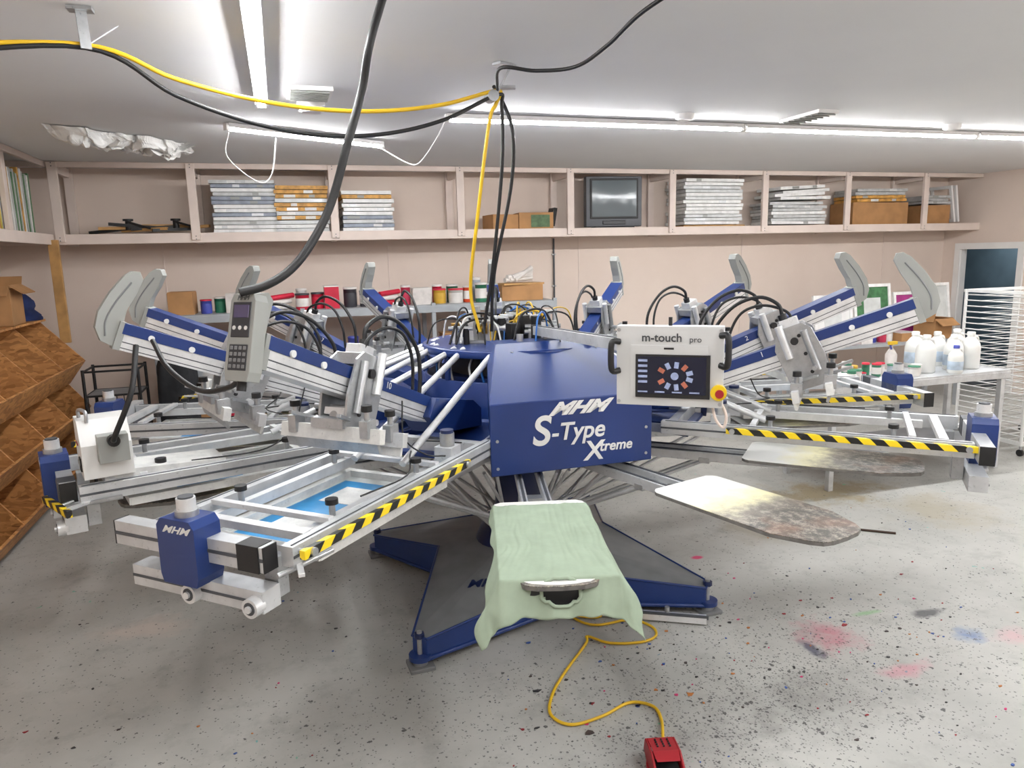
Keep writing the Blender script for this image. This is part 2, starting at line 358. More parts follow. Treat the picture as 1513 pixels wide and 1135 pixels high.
b.obj('crt_television',bevel=.008)
b=MB()
for i,(x,l) in enumerate([(9.39,12),(9.46,10)]):
    b.M=Matrix.Translation((x,8.36,SZ+.02))@Matrix.Rotation(math.radians(-l),4,'Y')
    for sg in(-1,1): b.box((0,sg*.2+.22,.27),(.03,.04,.52),WHT)
    b.box((0,.22,.03),(.03,.4,.04),WHT); b.box((0,.22,.51),(.03,.4,.04),WHT)
b.obj('leaning_screen_frames')
b=MB()
yy=4.3
ms=[SO,SW,SG,SO,SG,pm('frame_green',(90,130,90),.5),pm('frame_yellow',(214,196,90),.5),SW,SG]
while yy<8.0:
    h=random.uniform(.5,.58); m=random.choice(ms); t=.04
    b.M=Matrix.Translation((-2.42,yy,SZ+h/2+.01))@Matrix.Rotation(math.radians(random.uniform(-3,3)),4,'X')
    for sg in(-1,1): b.box((sg*.24,0,0),(.05,t*.8,h),m); b.box((0,0,sg*(h-.05)/2),(.43,t*.8,.05),m)
    b.box((0,0,0),(.43,.004,h-.08),MESHF)
    yy+=t+random.uniform(0,.01)
b.obj('upright_screen_frames')

# ---------------------------------------------------------------- lights
GLOW,nt_,bb_=newmat('led_tube_glow'); bb_.inputs['Base Color'].default_value=(1,1,1,1)
bb_.inputs['Emission Color'].default_value=(.98,.99,1,1); bb_.inputs['Emission Strength'].default_value=160
def led(name,p0,p1):
    p0=Vector(p0);p1=Vector(p1);u=(p1-p0).normalized(); b=MB()
    b.tube([p0+u*.02,p1-u*.02],.018,GLOW,n=8,sub=1)
    up=Vector((0,0,.026)); b.beam(p0+up,p1+up,.075,.016,WHT)
    sd=Vector((-u.y,u.x,0))
    for sg in(-1,1): b.beam(p0+sd*sg*.036+up*.45,p1+sd*sg*.036+up*.45,.004,.02,WHT)
    for p in(p0,p1): b.beam(p-u*.012+up*.3,p+u*.012+up*.3,.05,.05,WHT)
    for k in(.15,.85):
        q=p0.lerp(p1,k); b.cyl(q+up,(q.x,q.y,ZC),.008,STEEL,n=6)
    return b.obj(name)
LZ=3.06
led('led_tube_light',(-.03,5.02,LZ),(-.03,2.58,LZ))
led('led_tube_light',(-.29,5.89,LZ),(.92,6.6,LZ))
for i in range(3): led('led_tube_light',(1.21+2.45*i,5.28,LZ),(1.21+2.45*i+2.42,5.28,LZ))
led('led_tube_light',(-.03,1.6,LZ),(-.03,-.85,LZ))  # tubes from here on are out of view, added to brighten the room
for x in(2.4,4.4,6.8): led('led_tube_light',(x,1.9,LZ),(x,-.5,LZ))
led('led_tube_light',(8.4,3.4,LZ),(8.4,1.0,LZ))
def vent(b,x,y,w,l):
    b.box((x,y,ZC-.012),(w,l,.024),WHT)
    for i in range(7): b.box((x,y-l/2+l*(i+.5)/7,ZC-.028),(w*.86,.022,.006),GREY,rx=30)
b=MB(); vent(b,.25,4.76,.26,.3); b.obj('ceiling_vent')
b=MB(); b.lathe([(.085,0),(.09,-.02),(.05,-.035),(.08,-.06),(.06,-.07)],(.27,5.05,ZC),WHT); b.obj('ceiling_sprinkler')
b=MB(); vent(b,3.93,4.86,.18,.45); b.obj('ceiling_vent')
for x,y in((2.95,5.0),(5.5,5.0)):
    b=MB(); b.lathe([(.07,0),(.07,-.03),(.05,-.045)],(x,y,ZC),WHT); b.obj('smoke_detector')
PEEL=pm('peeling_plastic',(230,229,226),.3,0,.05,9)
b=MB(); n=90;m_=44; vs=[];fs=[]
for j in range(m_+1):
    for i in range(n+1):
        u=i/n; v=j/m_
        x=-1.52+u*.86; y=6.08+v*.62+.78*u
        e=min(u,1-u,v*1.3,1-v)
        cr_=abs(noise.noise(Vector((u*6+v*3,v*5-u*2,2))))*.13+abs(noise.noise(Vector((u*15,v*13,5))))*.055+abs(noise.noise(Vector((u*34,v*26,11))))*.02
        sag=.055*math.exp(-((u-.25)/.22)**2)+.06*math.exp(-((u-.75)/.2)**2)
        z=ZC-.003-(cr_*.8+sag*(1-v)**.6)*min(1,e*7+.05)
        x+=noise.noise(Vector((u*7,v*7,9)))*.09+noise.noise(Vector((u*20,v*20,1)))*.02; y+=noise.noise(Vector((u*8,v*3,19)))*.22+noise.noise(Vector((u*24,v*12,3)))*.05
        vs.append((x,y,min(z,ZC-.002)))
for j in range(m_):
    for i in range(n):
        a=j*(n+1)+i; fs.append((a,a+1,a+n+2,a+n+1))
b.add(vs,fs,PEEL,False); b.obj('peeling_ceiling_sheet')
# cables
HK=Vector((1.17,3.89,3.0)); BL=Vector((-.67,3.43,3.0))
b=MB(); b.box((BL.x,BL.y,3.09),(.09,.06,.012),STEEL); b.beam((BL.x,BL.y,3.09),(BL.x+.01,BL.y-.02,2.94),.04,.006,STEEL); b.beam((BL.x,BL.y,2.95),(BL.x+.12,BL.y+.05,3.05),.02,.004,STEEL); b.obj('cable_hanger')
b=MB(); b.box((HK.x+.04,HK.y,3.09),(.12,.06,.012),STEEL,rz=30); b.beam((HK.x+.08,HK.y,3.09),(HK.x-.03,HK.y,2.9),.05,.006,STEEL); b.beam((HK.x+.02,HK.y+.02,2.98),(HK.x+.1,HK.y,2.98),.03,.02,STEEL); b.cyl((HK.x-.03,HK.y-.03,2.93),(HK.x-.03,HK.y+.05,2.93),.03,STEEL); b.obj('cable_hanger')
CT=RF(-.18,4.28,1.66)
def sagpts(a,c,s,n=7):
    return [a.lerp(c,i/(n-1))-Vector((0,0,s*4*(i/(n-1))*(1-i/(n-1)))) for i in range(n)]
b=MB()
L0=Vector((-1.9,3.25,2.78))
b.tube([L0,Vector((-1.3,3.3,2.88))]+sagpts(BL-Vector((0,0,.04)),HK-Vector((0,0,.04)),.17)+[HK+Vector((.0,.03,-.1)),HK.lerp(CT,.15)+Vector((-.03,0,0)),HK.lerp(CT,.5)+Vector((-.06,0,0)),CT+Vector((-.05,0,.25)),CT],.010,YELL,sub=8); b.obj('yellow_air_hose')
b=MB()
b.tube([L0+Vector((0,0,-.03)),Vector((-1.3,3.28,2.84))]+sagpts(BL-Vector((0,0,.05)),HK-Vector((0,0,.06)),.27)+[HK+Vector((.03,.03,-.12)),HK.lerp(CT,.3)+Vector((.06,0,0)),HK.lerp(CT,.7)+Vector((.05,0,0)),CT+Vector((.02,0,0))],.010,BLACK,sub=8)
b.tube([HK+Vector((-.02,0,-.02)),HK+Vector((.03,.05,-.06)),HK+Vector((.09,.03,-.25)),HK.lerp(CT,.4)+Vector((.12,0,0)),HK.lerp(CT,.75)+Vector((.06,0,0)),CT+Vector((.07,0,0))],.010,BLACK,sub=8)
b.obj('black_power_cable')
b=MB(); b.tube([RF(.75,2.75,3.08),RF(.553,3.05,3.03),RF(.44,3.3,2.97),RF(.327,3.56,2.95),RF(.15,3.66,2.96),RF(-.02,3.68,2.98),HK+Vector((0,0,-.04))],.009,BLACK,sub=8); b.obj('black_power_cable')
b=MB(); b.tube([RF(-.40,2.8,3.09),RF(-.467,2.72,2.85),RF(-.51,2.75,2.70),RF(-.565,2.71,2.51),RF(-.63,2.675,2.30),RF(-.69,2.6,2.16),RF(-.75,2.53,2.07),RF(-.82,2.47,2.02),RF(-.895,2.43,2.0)],.015,BLACK,n=10); b.obj('control_box_cable')
b=MB(); b.tube([(-.28,5.88,3.03),(-.3,5.85,2.85),(-.1,5.9,2.68),(.0,5.95,2.75),(.05,6.05,3.02)],.005,WHT); b.tube([(.92,6.6,3.04),(1.1,6.4,2.9),(1.15,6.1,2.86),(1.18,5.6,2.95),(1.2,5.3,3.05)],.005,WHT); b.obj('white_lamp_wire')

# ---------------------------------------------------------------- the press
press=empty('screen_printing_press',RF(.03,4.55,0),-PSI)
def hm(phi): return Matrix.Rotation(math.radians(phi-90),4,'Z')
A=[(-.54,-1.07),(.32,-.52),(1.09,-.55),(.58,.28),(.55,1.07),(-.3,.5),(-1.02,.40),(-.53,-.08)]
poly=[];zt=[]
for i,(x,y) in enumerate(A):
    if i%2==0:
        v=Vector((x,y)).normalized(); t=Vector((-v.y,v.x))*.045
        poly+=[(x-t.x,y-t.y),(x+t.x,y+t.y)]; zt+=[.165,.165]
    else: poly.append((x,y)); zt.append(.25)
n=len(poly)
b=MB(); vs=[(x,y,z) for (x,y),z in zip(poly,zt)]+[(x,y,.055) for x,y in poly]+[(0,0,.34)]
b.add(vs,[(i,(i+1)%n,2*n) for i in range(n)],GREYM)
b.add(vs,[(i,n+i,n+(i+1)%n,(i+1)%n) for i in range(n)],BLUE)
b.add([(x,y,.054) for x,y in poly],[tuple(range(n))],BLACK)
for i in range(n):
    p=Vector(vs[i]);q=Vector(vs[(i+1)%n]); b.tube([p,q],.008,BLUE,n=6,sub=1)
    pb=Vector(vs[n+i]);qb=Vector(vs[n+(i+1)%n]); b.tube([pb,qb],.014,BLUE,n=6,sub=1)
for i in(0,2,4,6):
    x,y=A[i]
    b.cyl((x,y,.05),(x,y,.075),.06,BLUE,n=18); b.cyl((x,y,.02),(x,y,.20),.014,STEEL); b.cyl((x,y,.165),(x,y,.19),.028,BLUED,n=6)
    b.cyl((x,y,.022),(x,y,.04),.04,STEEL); b.box((x,y,.011),(.13,.13,.022),GREYM,rz=20)
for i in range(n):
    p=Vector(vs[i])*.8+Vector((0,0,.06)); b.cyl(p-Vector((0,0,.02)),p,.008,STEEL,n=8)
b.obj('base_star',press,.003)
p0=Vector((0,0,.34)); pa=Vector(vs[1]); pb=Vector(vs[2]); nrm_=(pa-p0).cross(pb-p0).normalized()
if nrm_.z<0: nrm_=-nrm_
c0=(p0*.36+pa*.5+pb*.14)+nrm_*.004; xd=(Vector((1,.1,0))-nrm_*Vector((1,.1,0)).dot(nrm_)).normalized()
text('base_logo','MHM',.10,BLUED,press,frame(c0,xd,nrm_.cross(xd),nrm_),shear=.4,off=.002)
b=MB()
b.lathe([(.30,.27),(.26,.36),(.16,.44),(.15,.8),(.22,.88),(.24,.92)],(0,0,0),BLUED,n=32)
b.lathe([(.46,.90),(.48,.91),(.48,.97),(.44,.985)],(0,0,0),GREYM,n=40)
PH0=3.0
for k in range(12):
    b.M=hm(PH0+30*k)
    for t in(-.055,.055):
        b.beam((.4,t,.955),(1.62,t,.965),.032,.05,ALU)
        b.beam((.42,t,.982),(1.6,t,.992),.012,.008,DARKAL)
        b.cyl((.2,t*1.2,.45),(1.2,t,.94),.011,ALU2,n=8)
        b.cyl((.2,t*1.6,.40),(.75,t*3,.94),.010,ALU2,n=8)
    b.box((1.2,0,.94),(.06,.15,.03),STEEL); b.box((1.55,0,.965),(.1,.16,.03),STEEL); b.cyl((1.35,0,.93),(1.35,0,.975),.02,BLACK)
    b.beam((.5,0,.93),(.5,.28,.93),.03,.03,ALU)
b.M=Matrix()
b.obj('lower_carousel',press,.002)
# drum
b=MB()
b.lathe([(.60,1.10),(.64,1.14),(.64,1.16),(.56,1.2),(.54,1.21)],(0,0,0),BLUE,n=48)
b.lathe([(.42,1.1),(.42,1.53)],(0,0,0),BLACK,n=40)
b.lathe([(.575,1.19),(.575,1.40),(.56,1.40),(.56,1.19)],(0,0,0),BLUE,n=48)
b.lathe([(.58,1.535),(.585,1.54),(.585,1.575),(.575,1.58)],(0,0,0),BLUE,n=48)
b.lathe([(.50,1.38),(.50,1.41)],(0,0,0),BLUED,n=48)
for k in range(40):
    a=2*math.pi*k/40; 
    if k%5==0: b.box((.565*math.cos(a),.565*math.sin(a),1.47),(.02,.035,.15),BLUE,rz=math.degrees(a))
    else: b.tube([(.44*math.cos(a),.44*math.sin(a),1.52),(.5*math.cos(a+.05),.5*math.sin(a+.05),1.46),(.5*math.cos(a+.1),.5*math.sin(a+.1),1.36)],.007,random.choice([CBLUE,BLACK,WHITEP,CBLUE]))
b.obj('centre_drum',press,.003)
b=MB()
rs=random.Random(3); z0=1.58
b.box((-.05,0,z0+.01),(.62,.36,.02),STEEL)
for i in range(52):
    x=rs.uniform(-.38,.26);y=rs.uniform(-.22,.2);h=rs.uniform(.06,.17); m=rs.choice([STEEL,ALU2,BLACK,BRASS,STEEL,BLUE,ALU2,RED,BLACK])
    if rs.random()<.5: b.box((x,y,z0+.01+h/2),(rs.uniform(.03,.08),rs.uniform(.03,.07),h),m,rz=rs.uniform(0,90))
    else:
        b.cyl((x,y,z0),(x,y,z0+h),rs.uniform(.014,.032),m); b.cyl((x-.04,y,z0+h),(x+.04,y,z0+h),.014,STEEL)
for i in range(40):
    x=rs.uniform(-.34,.25);y=rs.uniform(-.2,.2);a=rs.uniform(0,6.28);L=rs.uniform(.15,.36);hh=rs.uniform(.1,.22)
    b.tube([(x,y,z0+.06),(x+.3*L*math.cos(a),y+.3*L*math.sin(a),z0+hh),(x+.8*L*math.cos(a),y+.8*L*math.sin(a),z0+hh*.9),(x+L*math.cos(a),y+L*math.sin(a),z0+.01)],rs.choice([.005,.006,.008]),rs.choice([BLACK,CBLUE,BLACK,WHITEP,BLACK,YELL,CBLUE]),n=6)
b.cyl((-.3,-.1,1.68),(-.16,-.12,1.68),.035,BLACK); b.cyl((-.24,-.12,1.70),(-.24,-.12,1.80),.028,STEEL); b.cyl((-.15,-.16,1.67),(.02,-.18,1.67),.03,STEEL); b.cyl((-.2,-.17,1.67),(-.17,-.175,1.67),.034,BRASS)
b.obj('pneumatic_valves',press,.002)
# hood
ph=17; d=Vector((math.sin(math.radians(ph)),-math.cos(math.radians(ph)),0)); tg=Vector((math.cos(math.radians(ph)),math.sin(math.radians(ph)),0)); Z=Vector((0,0,1))
def hp(r,t,z): return d*r+tg*t+Z*z
HT=1.615; HR=.47
prof=[(1.0,1.02),(1.0,1.385),(HR,HT),(.28,HT),(.28,1.02)]
def wl(r): return -.455 if r>.9 else -.27
def wr(r): return .425 if r>.9 else .36
b=MB()
Lp=[hp(r,wl(r),z) for r,z in prof]; Rp=[hp(r,wr(r),z) for r,z in prof]
n=len(prof)
b.add(Lp+Rp,[tuple(range(n)),tuple(range(2*n-1,n-1,-1))]+[(i,(i+1)%n,n+(i+1)%n,n+i) for i in range(n)],BLUE)
for t in(-.42,.39):
    for z in(1.06,1.2,): b.cyl(hp(1.0,t,z),hp(1.004,t,z),.008,STEEL,n=10)
for r,t in((.56,-.2),(.56,.3),(.93,.38)): 
    zz=1.385+(1.0-r)/(1-HR)*(HT-1.385); b.cyl(hp(r,t,zz-.01),hp(r,t,zz+.003),.007,STEEL,n=8)
b.box(hp(.38,.1,HT+.01),(.1,.06,.02),STEEL); b.cyl(hp(.4,-.1,HT),hp(.4,-.1,HT+.04),.02,STEEL); b.cyl(hp(.5,.28,1.58),hp(.5,.28,1.612),.03,BLACK)
b.obj('centre_hood',press,.004)
def face(t,z,sx=1,off=1.003): return frame(hp(off,t,z),tg,Z,d)@Matrix.Diagonal((sx,1,1,1))
text('logo_lettering','MHM',.088,WHITEP,press,face(-.0,1.335,1.5),shear=.6,off=.004)
text('type_lettering','S',.21,WHITEP,press,face(-.195,1.225),shear=.15,off=.004)
text('type_lettering','-Type',.125,WHITEP,press,face(.005,1.215),shear=.2,off=.002)
text('type_lettering','X',.14,WHITEP,press,face(.09,1.10),shear=.15,off=.003)
text('type_lettering','treme',.075,WHITEP,press,face(.215,1.12),shear=.2,off=.0015)
# operator panel
PC=Vector((.645-.03,2.95-4.55,1.635)); yaw=math.radians(-19)
px=Vector((math.cos(-yaw)*1,-math.sin(-yaw),0)); pu=Vector((0,0,1))
PM=frame(PC,px,pu,px.cross(pu))
b=MB(); b.M=PM
PAN=pm('panel_silver',(206,207,207),.4,.2,.04,4)
b.box((0,0,-.035),(.43,.33,.07),PAN); b.box((0,-.02,.001),(.31,.215,.006),PAN); b.box((.015,-.04,.005),(.30,.18,.008),BLACK)
SCR=pm('display_screen',(16,22,40),.2,0,.1,4,em=.4); b.box((.012,-.036,.0095),(.275,.155,.002),SCR)
SC2=pm('display_icons',(140,150,180),.3,0,.2,30,em=.4); SC3=pm('display_icons_red',(170,100,80),.3,0,.2,30,em=.3)
for i in range(10):
    a=math.radians(-60+i*300/9+0); ca,sa=math.cos(a),math.sin(a); cx,cz=.025+.062*sa,-.038+.046*ca
    b.box((cx,cz,.0105),(.018,.026,.002),SC2 if i%3 else SC3,rz=math.degrees(-a))
b.cyl((.025,-.038,.0105),(.025,-.038,.0115),.016,SC2)
for i in range(5): b.box((-.105,.025-i*.022,.0105),(.038,.010,.002),SC2)
for i in range(4): b.box((-.105+i*.07,-.105,.0105),(.04,.006,.002),SC2)
for sx,zc in((-.235,.04),(.235,.07)):
    b.tube([(sx*.86,zc+.06,0),(sx*.98,zc+.06,.02),(sx,zc,.025),(sx*.98,zc-.06,.02),(sx*.86,zc-.06,0)],.013,BLACK)
for sx in(-.205,.205):
    for q in(-.15,.15): b.cyl((sx,q,0),(sx,q,.004),.008,STEEL,n=8)
b.cyl((0,.165,-.04),(0,.20,-.04),.008,BLACK); b.box((0,.075,.003),(.04,.008,.006),BLACK)
YC=pm('yellow_estop_ring',(235,200,30),.4,0,.03,4)
b.cyl((.20,-.10,0),(.20,-.10,.02),.032,YC,n=20); b.cyl((.205,-.10,.02),(.205,-.10,.04),.012,RED,n=16); b.cyl((.205,-.10,.036),(.205,-.10,.046),.017,RED,n=18)
b.tube([(.20,-.13,-.02),(.23,-.2,-.03),(.22,-.25,-.03),(.19,-.22,-.03),(.17,-.15,-.04)],.006,PINKW)
b.M=Matrix()
bk=PC-px.cross(pu)*.08+Vector((-.02,0,.05))
b.beam((.12,-.25,1.66),bk+Vector((-.15,0,.03)),.05,.05,ALU); b.beam((.12,-.25,1.687),bk+Vector((-.15,0,.057)),.02,.006,DARKAL)
b.beam(bk+Vector((-.17,.02,.02)),bk+Vector((.1,0,.02)),.05,.06,STEEL); b.cyl((.12,-.25,1.58),(.12,-.25,1.69),.03,BLACK)
b.obj('operator_panel',press,.004)
DT=pm('dark_grey_text',(60,62,66),.5)
text('panel_lettering','m-touch',.048,DT,press,PM@Matrix.Translation((-.03,.118,.002)),.0008,off=.0008)
text('panel_lettering','pro',.034,DT,press,PM@Matrix.Translation((.105,.112,.002)),.0008)

# print heads ----------------------------------------------------------
P0=Vector((.92,0,1.27)); P1=Vector((2.20,0,1.78)); u=(P1-P0).normalized(); nn=Vector((-u.z,0,u.x)); LB=(P1-P0).length
def B(s,t,h): return P0+u*s+nn*h+Vector((0,t,0))
def build_head(horn=True,near=False,screen=True,haz=-1):
    b=MB()
    b.beam(B(0,0,-.02),B(LB,0,-.02),.092,.075,ALU2,up=nn)
    b.beam(B(-.02,0,.042),B(LB+.0,0,.042),.102,.05,BLUE,up=nn)
    b.beam(B(.02,0,-.018),B(LB-.01,0,-.018),.0945,.005,DARKAL,up=nn); b.beam(B(.02,0,-.045),B(LB-.01,0,-.045),.0945,.004,DARKAL,up=nn)
    b.beam(B(LB-.01,0,.005),B(LB+.02,0,.005),.1,.13,GREY,up=nn)
    for s in(.08,LB-.3,LB-.12):
        for sg in(-1,1): b.cyl(B(s,sg*.04,.03),B(s,sg*.060,.03),.014,WHITEP)
    b.prism([(.66,1.18),(1.1,1.24),(1.2,1.34),(1.13,1.42),(.75,1.34),(.66,1.28)],(0,0,0),(1,0,0),(0,0,1),(0,1,0),.17,BLUE)
    b.add([(.5,-.24,1.19),(.5,.24,1.19),(1.12,.27,1.13),(1.12,-.27,1.13),(.5,-.24,1.17),(.5,.24,1.17),(1.12,.27,1.11),(1.12,-.27,1.11)],[(0,1,2,3),(7,6,5,4),(0,4,5,1),(1,5,6,2),(2,6,7,3),(3,7,4,0)],BLUE)
    for sg in(-1,1): b.beam((.5,sg*.245,1.19),(1.14,sg*.27,1.14),.012,.06,BLUED)
    if horn:
        b.prism([(2.28,1.77),(2.295,1.83),(2.275,1.90),(2.22,1.98),(2.155,2.05),(2.12,2.07),(2.09,2.065),(2.08,2.03),(2.115,1.965),(2.16,1.90),(2.185,1.83),(2.19,1.76),(2.235,1.74)],(0,0,0),(1,0,0),(0,0,1),(0,1,0),.065,GREY)
        for sg in(-1,1): b.tube([(2.26,sg*.034,1.79),(2.25,sg*.034,1.86),(2.20,sg*.034,1.94),(2.13,sg*.034,2.02)],.004,GREYM,n=6)
    s0=.80
    for sg in(-1,1):
        b.prism([(s0-.09,-.20),(s0+.10,-.20),(s0+.12,-.05),(s0+.10,.10),(s0+.06,.14),(s0-.07,.14),(s0-.11,.04)],P0+Vector((0,sg*.066,0)),u,nn,(0,1,0),.012,STEEL)
        b.cyl(B(s0-.05,sg*.085,-.02),B(s0-.05,sg*.085,.16),.02,ALU2); b.cyl(B(s0+.06,sg*.085,-.12),B(s0+.06,sg*.085,.10),.018,STEEL)
        b.cyl(B(s0,sg*.07,.06),B(s0,sg*.09,.06),.02,BLACK)
        for q in(-.12,-.02,.08): b.cyl(B(s0+.03,sg*.07,q),B(s0+.03,sg*.078,q),.01,BLACK,n=8)
    b.beam(B(s0-.07,0,.11),B(s0+.07,0,.11),.13,.05,STEEL,up=nn); b.box(B(s0,.0,.155),(.09,.08,.05),ALU2,ry=-21); b.cyl(B(s0-.02,0,.16),B(s0-.02,0,.21),.022,BLACK)
    for ds,hh,m in((-.075,-.20,ALU2),(.09,-.21,INKW)):
        c=B(s0+ds,0,hh); b.box(c,(.035,.50,.06),m,ry=-12); b.box(c+Vector((0,0,-.045)),(.014,.46,.05),INKW if ds<0 else STEEL,ry=(-18 if ds<0 else 16)); b.box(c+Vector((0,0,.045)),(.06,.16,.04),STEEL)
        for t in(-.18,0.18):
            b.box(c+Vector((0,t,.03)),(.06,.04,.07),STEEL); b.cyl(c+Vector((0,t,.06)),c+Vector((0,t,.11)),.012,STEEL); b.cyl(c+Vector((0,t,.10)),c+Vector((0,t,.125)),.022,BLACK)
        b.beam(c+Vector((.0,.09,.06)),c+Vector((.10,.12,.10)),.018,.014,STEEL); b.beam(c+Vector((0,-.09,.06)),c+Vector((.1,-.12,.1)),.018,.014,STEEL)
    b.box(B(s0,0,-.12),(.2,.10,.03),ALU2,ry=-21); b.cyl(B(s0-.1,0,-.14),B(s0+.1,0,-.14),.02,STEEL)
    b.cyl(B(s0-.04,-.12,-.14),B(s0-.04,.12,-.14),.014,ALU2); b.cyl(B(s0+.05,-.14,-.10),B(s0+.05,.14,-.10),.012,STEEL)
    b.tube([B(s0-.02,0,.2),B(s0-.02,0,.27),B(s0-.10,.02,.34),B(s0-.24,.03,.34),B(s0-.38,.04,.26),B(s0-.44,.04,.15),B(s0-.46,.04,.06)],.010,BLACK)
    b.tube([B(s0+.02,.03,.15),B(s0+.0,.04,.22),B(s0-.10,.05,.29),B(s0-.22,.06,.29),B(s0-.32,.06,.2),B(s0-.38,.05,.07)],.008,BLACK)
    b.tube([(1.1,.2,1.2),(1.25,.05,1.23),(1.5,.16,1.24),(1.7,.27,1.215),(2.0,.26,1.22)],.004,BLACK,n=6)
    b.tube([B(.5,.055,.0),(1.45,.1,1.3),(1.5,.24,1.25),(1.4,.28,1.22)],.004,BLACK,n=6)
    for sg in(-1,1):
        b.beam((1.0,sg*.30,1.165),(2.45,sg*.30,1.165),.05,.07,ALU); b.beam((1.0,sg*.3265,1.165),(2.45,sg*.3265,1.165),.003,.010,DARKAL); b.beam((1.02,sg*.31,1.2015),(2.44,sg*.31,1.2015),.006,.003,DARKAL)
        if sg==haz:
            b.beam((1.35,sg*.372,1.185),(2.46,sg*.372,1.185),.022,.03,HAZ)
            for r in(1.38,2.42): b.cyl((r,sg*.31,1.18),(r,sg*.375,1.18),.008,STEEL,n=8); b.cyl((r,sg*.37,1.185),(r,sg*.392,1.185),.014,STEEL)
        b.box((1.30,sg*.235,1.19),(.09,.09,.10),ALU); b.cyl((1.30,sg*.235,1.24),(1.30,sg*.235,1.30),.034,STEEL,n=18); b.cyl((1.30,sg*.235,1.30),(1.30,sg*.235,1.315),.03,BLUED,n=18)
        b.beam((.5,sg*.16,1.14),(1.02,sg*.27,1.15),.04,.05,ALU)
        b.cyl((.50,sg*.10,1.575),(1.52,sg*.13,1.20),.017,ALU2,n=12)
        b.beam((1.42,sg*.22,1.16),(2.28,sg*.22,1.16),.035,.04,ALU2)
        for r in(1.55,2.12): b.cyl((r,sg*.22,1.17),(r,sg*.22,1.23),.012,STEEL); b.cyl((r,sg*.22,1.225),(r,sg*.22,1.245),.024,BLACK)
        if screen: b.beam((1.38,sg*.255,1.085),(2.26,sg*.255,1.085),.035,.035,INKW)
    if haz==0:
        b.beam((2.565,.04,1.10),(2.50,.44,1.13),.022,.03,HAZ); b.cyl((2.47,.26,1.13),(2.53,.27,1.12),.008,STEEL,n=8)
    if screen:
        for r in(1.40,2.25): b.beam((r,-.27,1.0855),(r,.27,1.0855),.035,.034,INKW)
        b.box((1.825,0,1.07),(.84,.48,.003),MESHF)
        if near:
            b.box((1.83,.0,1.0725),(.70,.44,.002),MESHB); b.box((1.66,.0,1.0745),(.2,.30,.002),INKW); b.box((2.03,-.06,1.0745),(.12,.18,.002),INKW)
        else:
            b.box((1.9,.03,1.0725),(.30,.22,.002),MESHB); b.box((1.9,.0,1.0745),(.2,.12,.002),INKW)
    b.beam((1.05,-.30,1.16),(1.05,.30,1.16),.05,.07,ALU)
    for r in(1.47,2.2): b.beam((r,-.28,1.2),(r,.28,1.2),.03,.02,ALU2)
    b.beam((2.33,-.28,1.19),(2.33,.28,1.19),.04,.03,ALU2)
    b.beam((2.485,-.42,1.17),(2.485,.26,1.17),.06,.085,ALU); b.beam((2.5165,-.42,1.17),(2.5165,.26,1.17),.003,.012,DARKAL)
    for t in(-.422,.262): b.box((2.485,t,1.17),(.062,.006,.087),BLACK)
    b.box((2.487,.20,1.17),(.068,.09,.09),BLACK if near else DARKAL)
    b.prism([(-.075,-.12),(.075,-.12),(.085,-.09),(.085,.08),(.065,.105),(-.065,.105),(-.085,.08),(-.085,-.09)],(2.51,-.06,1.175),(0,1,0),(0,0,1),(1,0,0),.11,BLUE)
    b.cyl((2.51,-.06,1.27),(2.51,-.06,1.30),.038,STEEL,n=20); b.cyl((2.51,-.06,1.30),(2.51,-.06,1.34),.031,ALU2,n=20); b.cyl((2.51,-.06,1.34),(2.51,-.06,1.346),.025,DARKAL,n=20)
    b.beam((2.47,-.36,1.02),(2.47,.24,1.02),.08,.075,ALU); b.beam((2.5115,-.36,1.02),(2.5115,.24,1.02),.003,.010,DARKAL)
    for t in(-.06,.21):
        b.cyl((2.5,t,1.01),(2.54,t,1.01),.033,ALU2,n=20); b.cyl((2.54,t,1.01),(2.542,t,1.01),.022,DARKAL,n=18); b.cyl((2.542,t,1.01),(2.55,t,1.01),.012,ALU2,n=12)
    b.box((2.40,-.2,1.07),(.05,.06,.14),STEEL); b.box((2.40,.2,1.07),(.05,.06,.14),STEEL)
    b.cyl((2.3,.36,1.14),(2.5,.30,1.12),.010,STEEL,n=8); b.beam((2.40,.3,1.13),(2.5,.40,1.14),.02,.012,ALU2)
    return b
std=build_head(haz=-1).mesh('print_head'); lft=build_head(haz=0).mesh('print_head_end_bar'); nrm=build_head(False,True,True,1).mesh('print_head_near'); nos=build_head(True,False,False,-1).mesh('print_head_empty')
heads=[(-25,10),(-55,9),(-85,8),(-115,7),(-145,6),(-175,5),(155,4),(125,3),(95,2),(65,1)]
for phi,nm in heads:
    mkobj('print_head_%d'%nm,{10:nrm,1:nos,9:lft,8:lft,7:lft,5:lft}.get(nm,std),press,.003,hm(phi))
    Bm=hm(phi)
    sg=1 if phi<0 and phi>-120 else -1
    o=B(.62,sg*.0525,.045)
    fm=frame(o,-u,nn,(0,1,0)) if sg>0 else frame(o,u,nn,(0,-1,0))
    text('station_label',str(nm),.042,WHITEP,press,Bm@fm,.0005)
    if nm in(10,9,1): text('corner_logo','MHM',.034,WHITEP,press,Bm@frame((2.566,-.06,1.245),(0,1,0),(0,0,1),(1,0,0))@Matrix.Diagonal((1.5,1,1,1)),.0005,.5,off=.0008)
KP=pm('keypad_dark',(48,50,56),.4,0,.1,8); PUR=pm('lcd_purple',(70,62,92),.2,0,.1,5,em=.2)
b=MB(); b.M=hm(-25)@Matrix.Translation((2.28,.04,1.855))@Matrix.Rotation(math.radians(-14),4,'Y')@Matrix.Rotation(math.radians(-4),4,'Z')@Matrix.Scale(.80,4)
